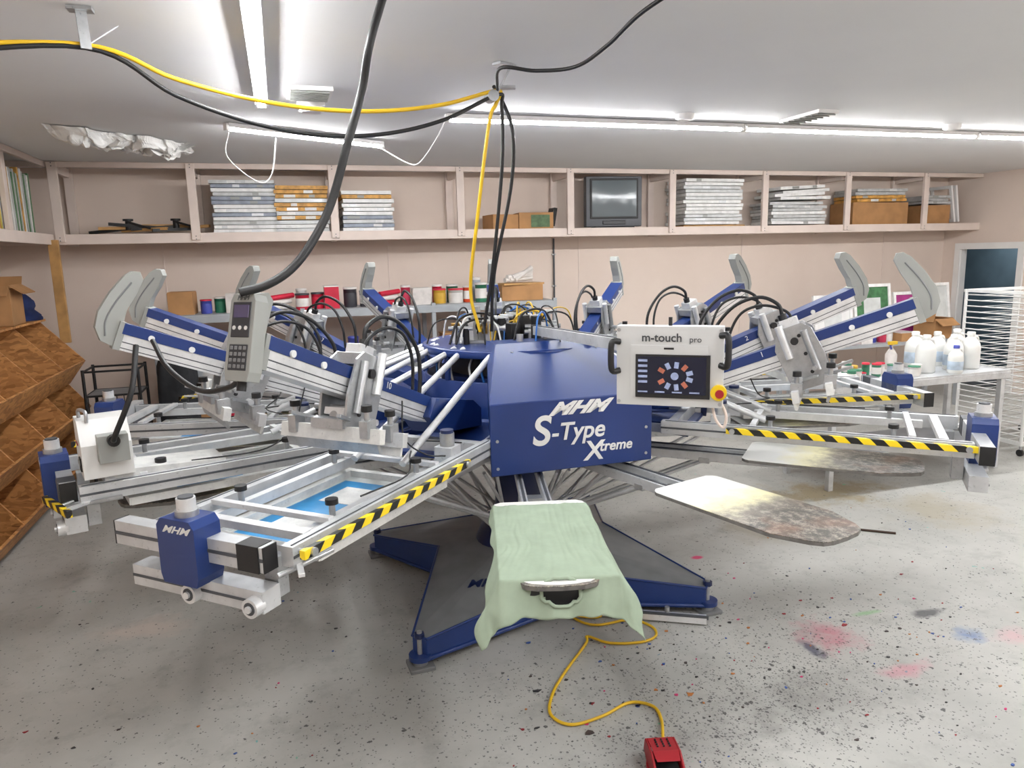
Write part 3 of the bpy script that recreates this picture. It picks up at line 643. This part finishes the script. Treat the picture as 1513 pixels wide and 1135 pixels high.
b.prism([(-.065,-.2),(.065,-.2),(.075,-.16),(.075,.14),(.06,.17),(-.06,.17),(-.075,.14),(-.075,-.16)],(0,0,0),(0,1,0),(0,0,1),(1,0,0),.07,GREY)
b.prism([(.035,.17),(-.05,.19),(-.08,.16),(-.06,.05),(-.035,-.1),(-.035,-.15)],(0,0,0),(1,0,0),(0,0,1),(0,1,0),.11,GREY)
b.box((.036,0,.06),(.004,.11,.15),KP); b.box((.039,0,.095),(.004,.09,.055),PUR)
for i in range(3): b.cyl((.037,-.035+i*.035,.025),(.041,-.035+i*.035,.025),.009,WHITEP,n=10)
b.box((.036,0,-.10),(.004,.11,.11),KP)
for i in range(4):
    for j in range(4): b.box((.039,-.039+i*.026,-.06-j*.026),(.004,.018,.016),GREYM)
b.cyl((0,.0,-.2),(0,.0,-.24),.02,BLACK)
b.obj('control_box',press,.003)
text('box_lettering','MHM',.03,DT,press,b.M@frame((.037,0,.152),(0,1,0),(0,0,1),(1,0,0)),.0006,.3)
b=MB(); b.M=hm(-55)@Matrix.Translation((2.33,.19,1.22))@Matrix.Scale(.95,4)
b.prism([(-.12,0),(.12,0),(.12,.15),(.03,.25),(-.12,.25)],(0,0,0),(0,1,0),(0,0,1),(1,0,0),.2,WHITEP)
b.box((.102,.05,.06),(.008,.06,.06),BLACK); b.box((.107,.035,.07),(.006,.02,.02),GREY); b.box((.107,.065,.07),(.006,.02,.02),GREY)
b.box((.102,-.03,.14),(.003,.08,.012),RED)
b.box((-.02,.16,.14),(.12,.07,.12),GREY); b.cyl((-.02,.19,.18),(-.02,.23,.18),.025,BLACK)
b.tube([(-.02,.22,.18),(-.02,.30,.22),(-.1,.30,.4),(-.15,.2,.58)],.012,BLACK)
b.tube([(.08,-.06,.24),(.08,-.05,.285),(.06,.03,.285),(.06,.04,.24)],.008,STEEL)
b.beam((.02,-.02,0),(-.5,-.02,-.03),.22,.04,INKW)
b.obj('flash_power_box',press,.003)
b=MB(); b.M=hm(-25); b.tube([(2.29,.0,1.70),(2.25,-.1,1.66),(2.2,-.3,1.63),(2.16,-.5,1.70),(2.12,-.62,1.80)],.010,BLACK); b.obj('linking_cable',press)
# pallets ---------------------------------------------------------------
def pallet_mat():
    m,nt,bb=newmat('ink_stained_pallet')
    t=tco(nt); s=nt.nodes.new('ShaderNodeSeparateXYZ'); nt.links.new(t,s.inputs[0])
    n1=noi(nt,t,6,6,.7); n2=noi(nt,t,30,5,.8)
    x=mth(nt,'ADD',s.outputs[0],mth(nt,'MULTIPLY',mth(nt,'SUBTRACT',n1,.5),.35))
    k=mixc(nt,mr(nt,x,1.60,1.74),rgb(228,228,224),rgb(228,222,182))
    k=mixc(nt,mr(nt,x,1.76,1.88),k,rgb(160,152,140))
    k=mixc(nt,mth(nt,'MULTIPLY',mr(nt,x,1.74,1.98),mr(nt,n2,.36,.54)),k,rgb(76,72,68))
    k=mixc(nt,mth(nt,'MULTIPLY',mr(nt,x,1.8,1.95),mr(nt,noi(nt,t,4,3),.55,.7,0,.55)),k,rgb(128,92,72))
    nt.links.new(k,bb.inputs['Base Color']); bb.inputs['Roughness'].default_value=.45
    return m
PMAT=pallet_mat(); EDGE=pm('pallet_edge',(120,118,114),.5,.2,.2,20)
b=MB()
poly=[(1.42,-.17),(1.44,-.195),(1.46,-.205),(2.08,-.205),(2.22,-.15),(2.26,-.12),(2.275,-.08),(2.28,0),(2.275,.08),(2.26,.12),(2.22,.15),(2.08,.205),(1.46,.205),(1.44,.195),(1.42,.17)]
b.prism(poly,(0,0,.998),(1,0,0),(0,1,0),(0,0,1),.014,EDGE)
b.prism(poly,(0,0,1.0065),(1,0,0),(0,1,0),(0,0,1),.003,PMAT)
b.prism([(1.45,-.06),(2.0,-.06),(2.0,.06),(1.45,.06)],(0,0,.985),(1,0,0),(0,1,0),(0,0,1),.014,STEEL)
pal=b.mesh('pallet')
for k in range(12): mkobj('pallet_%d'%k,pal,press,0,hm(PH0+30*k))
# shirt -----------------------------------------------------------------
def cloth():
    m,nt,bb=newmat('sage_green_cotton'); t=tco(nt)
    k=mixc(nt,mr(nt,noi(nt,t,10,4,.6),.3,.7),rgb(152,166,147),rgb(142,156,137))
    nt.links.new(k,bb.inputs['Base Color']); bb.inputs['Roughness'].default_value=.9; bb.inputs['Specular IOR Level'].default_value=.15
    return m
CL=cloth()
b=MB(); b.M=hm(PH0); vs=[];fs=[];NX,NY=120,120
def sstep(x): x=max(0,min(1,x)); return x*x*(3-2*x)
RE=2.235
def sh(a,c):
    sg=1 if c>0 else -1; ac=abs(c)
    Lm=.24+.02*noise.noise(Vector((a*5,sg*3,0)))+.115*sstep((a-.5)/.38)
    arc=ac*Lm; edge=.205
    ra=a*(.88+.035*sstep((ac-.35)/.45))
    rr=1.49+ra
    dR=0; r=rr
    if rr>RE: e=rr-RE; r=RE+e*.42; dR=e*.88
    if arc<edge: t=arc; dT=0
    else: e=arc-edge; t=edge+e*.5; dT=e*.84
    fR=min(1,dR*9); fT=min(1,dT*9)
    z=1.014-(dR**2+dT**2)**.5-.12*min(dR,dT)
    fo=math.sin(c*15+a*3)*.5+noise.noise(Vector((c*4,a*3,2)))*.8
    fo2=math.sin(a*24+sg*1.3)*.5+noise.noise(Vector((a*7,c*2,8)))*.8
    r+=fo*.018*fR; t+=fo2*.018*fT
    z+=noise.noise(Vector((c*7,a*9,3)))*.018*max(fR,fT)+.003*(1+noise.noise(Vector((a*9,c*5,7))))+.005*abs(noise.noise(Vector((a*4+c*3,c*9,1))))
    return (r,sg*t,z,rr,sg*arc)
G=[]
for j in range(NY+1):
    for i in range(NX+1):
        p=sh(j/NY,(i/NX-.5)*2); G.append(p); vs.append(p[:3])
CR,CRR,CTT=2.285,.042,.062
for j in range(NY):
    for i in range(NX):
        a=j*(NX+1)+i; q=G[a]
        if ((q[3]-CR)/CRR)**2+((q[4])/CTT)**2<1: continue
        fs.append((a,a+1,a+NX+2,a+NX+1))
b.add(vs,fs,CL,True)
o=b.obj('green_tshirt',press); 
sm=o.modifiers.new('solid','SOLIDIFY'); sm.thickness=.0025
def onsh(rr,arc):
    best=min(G,key=lambda q:(q[3]-rr)**2+(q[4]-arc)**2); return best[:3]
b=MB(); b.M=hm(PH0); cp=[]
for k in range(37):
    t=2*math.pi*k/36; p=onsh(CR+(CRR+.006)*math.cos(t),(CTT+.006)*math.sin(t)); cp.append((p[0]+.002,p[1],p[2]+.003))
cp[-1]=cp[0]
b.tube(cp,.0065,CL,sub=1); b.obj('shirt_collar',press)
b=MB(); b.M=hm(PH0); b.add([(2.255,-.10,.985),(2.255,.10,.985),(2.245,.12,.90),(2.245,-.12,.90)],[(0,1,2,3)],BLACK)  # black sheet, then the white board end, showing inside the neck opening
b.prism([(1.95,-.2),(2.08,-.2),(2.22,-.145),(2.255,-.10),(2.268,-.05),(2.272,0),(2.268,.05),(2.255,.10),(2.22,.145),(2.08,.2),(1.95,.2)],(0,0,1.001),(1,0,0),(0,1,0),(0,0,1),.020,WHITEP)
b.obj('neck_opening_insert',press)

# ---------------------------------------------------------------- back workbench and stock
b=MB(); GS=pm('grey_steel_shelving',(170,174,178),.5,.2,.08,5)
for z in(1.56,1.0,.45): b.box((.9,8.3,z),(4.3,.6,.035),GS); b.box((.9,7.99,z-.03),(4.3,.02,.07),GS)
for x in(-1.24,.2,1.6,3.04):
    for y in(8.01,8.59): b.box((x,y,.8),(.045,.045,1.6),GS)
b.obj('steel_shelving',bevel=.002)
cols=[(200,30,60),(60,60,66),(225,220,215),(70,80,170),(190,50,80),(235,235,232),(50,120,90),(215,170,60),(180,190,200),(220,80,40)]
CM=[pm('container_%d'%i,c,.45,0,.1,8) for i,c in enumerate(cols)]
CLR=pm('clear_plastic_tub',(215,208,203),.3,0,.12,12)
def can(b,x,y,z,r,h,m,lid=None):
    b.lathe([(r*.94,0),(r,.01),(r,h*.9),(r*1.05,h*.91),(r*1.05,h*.97),(r*.9,h)],(x,y,z),m,n=18)
    b.lathe([(r*1.004,h*.2),(r*1.008,h*.21),(r*1.008,h*.7),(r*1.004,h*.71)],(x,y,z),random.choice([m,CM[2]]),n=18)
    if lid: b.lathe([(r*1.06,h*.9),(r*1.06,h),(r*.9,h*1.01)],(x,y,z),lid,n=18)
def row(name,x0,x1,y,z,hmin=.12,hmax=.24,seed=1,pack=.03):
    rr=random.Random(seed); b=MB(); x=x0
    while x<x1:
        k=rr.random(); h=rr.uniform(hmin,hmax)
        if k<.6:
            r=rr.uniform(.05,.085); can(b,x+r,y+rr.uniform(-.05,.08),z,r,h,rr.choice(CM+[CM[0],CM[4]]),rr.choice([None,CM[2],CM[1],CM[0]]))
            if rr.random()<.4: can(b,x+r,y+.2,z,r*.8,h*1.25,rr.choice(CM),CM[2])
            x+=2*r+rr.uniform(.005,pack)
        elif k<.82: w=rr.uniform(.15,.26); b.box((x+w/2,y+.05,z+h/2),(w,.25,h),rr.choice([CLR,CARD,CM[2],CM[0],CARD]),rz=rr.uniform(-5,5)); b.box((x+w/2,y+.05,z+h+.005),(w*1.03,.26,.012),rr.choice([CLR,CARD,CM[2]])); x+=w+rr.uniform(.03,.06)
        else:
            L=rr.uniform(.2,.3)
            for q in range(3): b.cyl((x+.03*q,y-.1,z+.035+q*.05),(x+.03*q+L,y+.05,z+.035+q*.06),.028,rr.choice([CARD,CM[2],CM[0],CARD]))
            x+=L+.08
    return b.obj(name)
row('ink_containers',-1.1,2.2,8.2,1.578,.14,.25,5)
row('ink_containers',-1.1,2.9,8.2,1.018,.16,.32,9)
row('ink_containers',-1.1,2.9,8.2,.468,.14,.32,11)
b=MB()
b.box((2.68,8.25,1.67),(.5,.3,.18),CARD); b.box((2.68,8.25,1.77),(.52,.32,.02),WOOD,rz=8)
for i in range(5): b.cyl((2.48+.03*i,8.15,1.815+.035*(i%2)),(2.86,8.3,1.83+.03*i),.028,random.choice([CM[2],WOOD,CARD]))
b.obj('paper_rolls')
b=MB(); DK=pm('dark_cloth',(38,40,44),.9,0,.2,10)
n=24;vs=[];fs=[]
for j in range(13):
    for i in range(n):
        a=2*math.pi*i/n; z=1.25-j*.07; w=.10+.08*math.sin(min(1,j/3)*1.57)+.02*math.sin(a*5+j*.3)
        vs.append((-1.05+w*math.cos(a),7.78+.7*w*math.sin(a),z))
for j in range(12):
    for i in range(n): fs.append((j*n+i,j*n+(i+1)%n,(j+1)*n+(i+1)%n,(j+1)*n+i))
b.add(vs,fs,DK,True); b.add(vs,[tuple(range(n)),tuple(range(12*n,13*n))],DK); b.cyl((-1.05,7.78,1.24),(-1.05,7.78,1.5),.008,BLACK); b.beam((-1.05,7.77,1.5),(-1.05,7.98,1.5),.012,.012,STEEL); b.obj('hanging_coat')
b=MB()
for x in(-1.8,-1.34):
    for y in(7.5,7.9): b.cyl((x,y,0),(x,y,1.15),.014,BLACK)
for z in(.2,.55,.9,1.13):
    for y in(7.5,7.9): b.cyl((-1.8,y,z),(-1.34,y,z),.010,BLACK)
    for x in(-1.8,-1.34): b.cyl((x,7.5,z),(x,7.9,z),.010,BLACK)
    if z<1: b.box((-1.57,7.7,z),(.45,.38,.012),GREYM)
for i in range(8): b.cyl((-1.78+i*.06,7.5,.55),(-1.78+i*.06,7.5,.9),.005,BLACK,n=6)
b.obj('wire_rack')

# ---------------------------------------------------------------- OSB bins
b=MB(); y0,y1=4.4,8.1; nb=5; XBk=XL+.02
for j,z in enumerate((.04,.50,.96)):
    xf=-2.06; top=.62 if j==2 else .45; xt=-2.26 if j==2 else xf-.02
    b.box(((XBk+xf)/2,(y0+y1)/2,z+.01),(xf-XBk,y1-y0,.02),OSB)
    b.add([(xf-.02,y0,z),(xf-.02,y1,z),(xf+.14,y1,z+.22),(xf+.14,y0,z+.22),(xf-.0,y0,z-.005),(xf-.0,y1,z-.005),(xf+.16,y1,z+.215),(xf+.16,y0,z+.215)],[(0,1,2,3),(7,6,5,4),(0,4,5,1),(2,6,7,3),(1,5,6,2),(0,3,7,4)],OSB)
    for i in range(nb+1):
        y=y0+(y1-y0)*i/nb
        b.prism([(XBk,z),(xf,z),(xf+.15,z+.22),(xt,z+top),(XBk,z+top)],(0,y,0),(1,0,0),(0,0,1),(0,1,0),.018,OSB)
b.box((XBk,(y0+y1)/2,.8),(.018,y1-y0,1.56),OSB); b.box(((XBk-2.2)/2,(y0+y1)/2,1.59),(-2.2-XBk,y1-y0,.02),OSB)
b.obj('osb_storage_bins')
b=MB(); rr=random.Random(4)
for i in range(24):
    y=rr.uniform(y0+.1,y1-.2); z=rr.choice((.06,.52,.98)); b.box((-2.4+rr.uniform(-.1,.1),y,z+.07),(rr.uniform(.1,.3),rr.uniform(.1,.3),.13),rr.choice([CARD,CARDD,WHITEP,BLACK,CARDD]),rz=rr.uniform(-30,30))
b.obj('bin_contents')
cardbox('cardboard_box',-2.45,5.9,1.602,.36,.42,.26,6,True); cardbox('cardboard_box',-2.45,6.6,1.602,.34,.38,.2,-5); cardbox('cardboard_box',-2.42,7.42,1.602,.40,.46,.32,5,True)
b=MB(); JB=pm('navy_jacket_cloth',(28,44,92),.9,0,.25,9)
vs=[];fs=[];n=20
for j in range(11):
    for i in range(n):
        a=2*math.pi*i/n; h=j/10; w=(.13*math.cos(h*1.3)+.03)*(1+.18*math.sin(a*3+j)); vs.append((-2.36+w*math.cos(a),7.92+1.0*w*math.sin(a),1.602+h*.26))
for j in range(10):
    for i in range(n): fs.append((j*n+i,j*n+(i+1)%n,(j+1)*n+(i+1)%n,(j+1)*n+i))
b.add(vs,fs,JB,True); b.add(vs,[tuple(range(10*n,11*n))],BLACK); b.obj('folded_jacket')

# ---------------------------------------------------------------- right side table, bottles, rack
b=MB(); TZ=.95
b.box((5.4,5.3,TZ-.02),(2.0,.65,.035),ALU)
b.box((5.4,4.985,TZ-.05),(2.0,.03,.06),ALU); b.box((5.4,5.3,.3),(1.9,.6,.02),GS)
for x in(4.45,6.35):
    for y in(5.02,5.58): b.box((x,y,TZ/2-.02),(.05,.05,TZ-.04),ALU)
b.obj('work_table',bevel=.003)
JW=pm('white_hdpe',(234,234,230),.4,0,.04,5); JL=pm('jug_label',(190,205,220),.5,0,.2,12)
def jug(x,y,s=1.0,cap=None,lab=True):
    b=MB(); b.M=Matrix.Translation((x,y,TZ-.002))@Matrix.Scale(s,4)
    b.lathe([(.065,0),(.075,.01),(.075,.17),(.068,.205),(.04,.245),(.026,.26),(.026,.275)],(0,0,0),JW,n=24)
    b.lathe([(.031,.268),(.031,.295),(.027,.30)],(0,0,0),cap or JW,n=18)
    b.tube([(.03,-.0,.255),(.065,0,.25),(.078,0,.2),(.074,0,.15)],.012,JW)
    if lab: b.lathe([(.0755,.04),(.0762,.041),(.0762,.13),(.0755,.131)],(0,0,0),JL,n=24)
    return b.obj('plastic_jug')
jug(5.62,5.2,1.15,None,False); jug(5.80,5.04,.85,CM[3]); jug(5.95,5.2,1.1); jug(6.15,5.2,1.15,None,False); jug(6.03,5.46,1.1); jug(6.25,5.44,1.15); jug(5.76,5.46,1.15)
b=MB(); rr=random.Random(8)
for i in range(16):
    can(b,4.5+i*.062+rr.uniform(-.01,.01),5.12+rr.uniform(-.05,.35),TZ-.002,rr.uniform(.03,.055),rr.uniform(.06,.15),rr.choice([CM[2],CM[2],CM[5],CM[6],CM[7],CM[8],CM[2]]),rr.choice([None,CM[0],CM[2],CM[6]]))
b.box((4.6,5.1,TZ+.029),(.2,.15,.06),CM[5]); b.obj('ink_cups')
b=MB(); b.lathe([(.05,0),(.052,.14),(.03,.18),(.015,.2),(.015,.24)],(5.48,5.46,TZ-.002),CLR); b.box((5.47,5.44,TZ+.25),(.09,.03,.03),YELL); b.beam((5.44,5.44,TZ+.24),(5.46,5.44,TZ+.19),.012,.012,CM[3]); b.obj('spray_bottle')
b=MB(); x0,x1,ya,yb=6.92,7.9,5.2,5.95
for x in(x0,x1):
    for y in(ya,yb): b.cyl((x,y,.12),(x,y,1.62),.016,WHITEP); b.cyl((x,y,.03),(x,y,.12),.012,STEEL); b.cyl((x-.012,y,.035),(x+.012,y,.035),.035,BLACK,n=16)
for z in[.14+.06*i for i in range(25)]:
    b.tube([(x0,ya,z),(x1,ya,z)],.007,WHITEP,n=6,sub=1); b.tube([(x0,ya,z),(x0,yb,z)],.007,WHITEP,n=6,sub=1); b.tube([(x1,ya,z),(x1,yb,z)],.007,WHITEP,n=6,sub=1)
    for k in range(1,5): b.tube([(x0,ya+(yb-ya)*k/5,z),(x1,ya+(yb-ya)*k/5,z)],.003,WHITEP,n=5,sub=1)
for y in(ya,yb):
    b.beam((x0-.02,y,1.62),(x1+.02,y,1.62),.03,.03,WHITEP); b.beam((x0-.02,y,.12),(x1+.02,y,.12),.03,.03,WHITEP)
for x in(x0,x1): b.beam((x,ya,1.62),(x,yb,1.62),.03,.03,WHITEP); b.beam((x,ya,.12),(x,yb,.12),.03,.03,WHITEP)
b.obj('drying_rack')
b=MB(); b.box((7.25,7.55,.88),(2.5,.6,.04),GS)
for x in(6.05,8.45):
    for y in(7.3,7.8): b.box((x,y,.43),(.05,.05,.86),GS)
b.obj('rear_bench')
GF=pm('green_screen_mesh',(70,125,80),.6,0,.25,12); MG=pm('magenta_panel',(170,50,130),.5,0,.15,8)
for x,w,m,h in((6.75,.6,WHITEP,.6),(7.38,.6,GF,.72),(8.0,.55,MG,.6),(8.5,.35,MESHF,.7)):
    b=MB(); b.M=Matrix.Translation((x,7.66,.905))@Matrix.Rotation(math.radians(-8),4,'X')
    for sg in(-1,1): b.box((sg*(w-.04)/2,0,h/2),(.04,.035,h),SW)
    b.box((0,0,.02),(w-.08,.035,.04),SW); b.box((0,0,h-.02),(w-.08,.035,.04),SW); b.box((0,0,h/2),(w-.08,.004,h-.08),m); b.box((0,-.004,h/2),(w*.45,.003,h*.5),MESHF)
    b.obj('screen_frame')
cardbox('cardboard_box',8.1,7.42,.902,.34,.3,.24,8,True)
row('ink_containers',6.1,7.6,7.38,.90,.08,.2,21)

# ---------------------------------------------------------------- floor things
b=MB(); pts=[(1.62,3.98,.01),(1.54,3.78,.01),(1.66,3.69,.01),(1.62,3.62,.012),(1.51,3.66,.02),(1.47,3.75,.012),(1.50,3.62,.01),(1.58,3.54,.01),(1.78,3.53,.01),(1.86,3.42,.01),(1.83,3.32,.01),(1.72,3.29,.01),(1.56,3.34,.01),(1.47,3.43,.018),(1.44,3.38,.01),(1.23,3.16,.01),(1.1,3.0,.01),(1.04,2.86,.01),(1.10,2.76,.01),(1.26,2.77,.01),(1.42,2.82,.01),(1.51,2.76,.01),(1.50,2.66,.01),(1.42,2.50,.03)]
b.tube(pts,.0075,YELL,sub=8); b.obj('yellow_cord')
b=MB(); b.M=Matrix.Translation((1.345,2.345,0))@Matrix.Rotation(-PSI+.05,4,'Z')@Matrix.Diagonal((.85,1,1,1))
b.prism([(-.075,-.14),(.075,-.14),(.08,.05),(.055,.12),(-.055,.12),(-.08,.05)],(0,0,.012),(1,0,0),(0,1,0),(0,0,1),.024,RED)
for sg in(-1,1): b.prism([(-.14,.0),(.05,.0),(.12,.03),(.10,.09),(.0,.10),(-.14,.035)],(sg*.068,0,.01),(0,1,0),(0,0,1),(1,0,0),.012,RED)
b.add([(-.07,.12,.04),(.07,.12,.04),(.062,.10,.10),(-.062,.10,.10),(.062,-.0,.112),(-.062,-.0,.112),(.055,-.05,.10),(-.055,-.05,.10)],[(0,1,2,3),(3,2,4,5),(5,4,6,7)],RED)
b.box((0,-.06,.05),(.11,.14,.012),BLACK,rx=14)
for i in range(4):
    for j in range(3): b.cyl((-.03+j*.03,.03+i*.016,.105-.0019*i),(-.03+j*.03,.03+i*.016,.1125-.0018*i),.005,BLACK,n=8)
b.cyl((0,.11,.05),(0,.15,.05),.014,BLACK); b.obj('foot_pedal',bevel=.003)
b=MB(); b.beam((1.66,3.64,.03),(2.17,3.35,.03),.05,.035,ALU2); b.beam((1.66,3.62,.05),(2.17,3.33,.05),.014,.02,DARKAL); b.cyl((1.98,3.46,.05),(1.98,3.46,.09),.014,STEEL); b.beam((1.86,3.58,.012),(2.1,3.46,.012),.03,.024,STEEL); b.obj('squeegee_holder')
b=MB(); b.tube([(3.6,4.4,.009),(3.85,4.3,.009),(4.05,4.15,.009),(4.2,4.03,.009)],.009,pm('brown_cord',(70,50,36),.6)); b.obj('brown_cord')
b=MB(); rr=random.Random(12)
sm=[pm('scrap_%d'%i,c,.6) for i,c in enumerate([(50,48,50),(50,48,50),(70,60,58),(215,60,120),(60,90,160),(150,40,50),(190,120,60)])]
for i in range(260):
    x=rr.gauss(2.2,.8); y=rr.gauss(2.95,.5)
    if i>180: x=rr.uniform(-1.3,4.5); y=rr.uniform(2.5,4.8)
    if abs(x-1.35)<.15 and y<2.6: continue
    s=rr.uniform(.003,.011) if i>8 else rr.uniform(.014,.022); m=rr.choice(sm); a0=rr.uniform(0,6)
    pl=[(s*rr.uniform(.4,1.4)*math.cos(a0+k*1.05),s*rr.uniform(.3,1)*math.sin(a0+k*1.05)) for k in range(6)]
    b.prism(pl,(x,y,.002),(1,0,0),(0,1,0),(0,0,1),.004,m)
b.obj('dried_ink_scraps')
w=bpy.data.worlds.new('world'); bpy.context.scene.world=w; w.use_nodes=True; w.node_tree.nodes['Background'].inputs[0].default_value=(.8,.85,.9,1); w.node_tree.nodes['Background'].inputs[1].default_value=.3
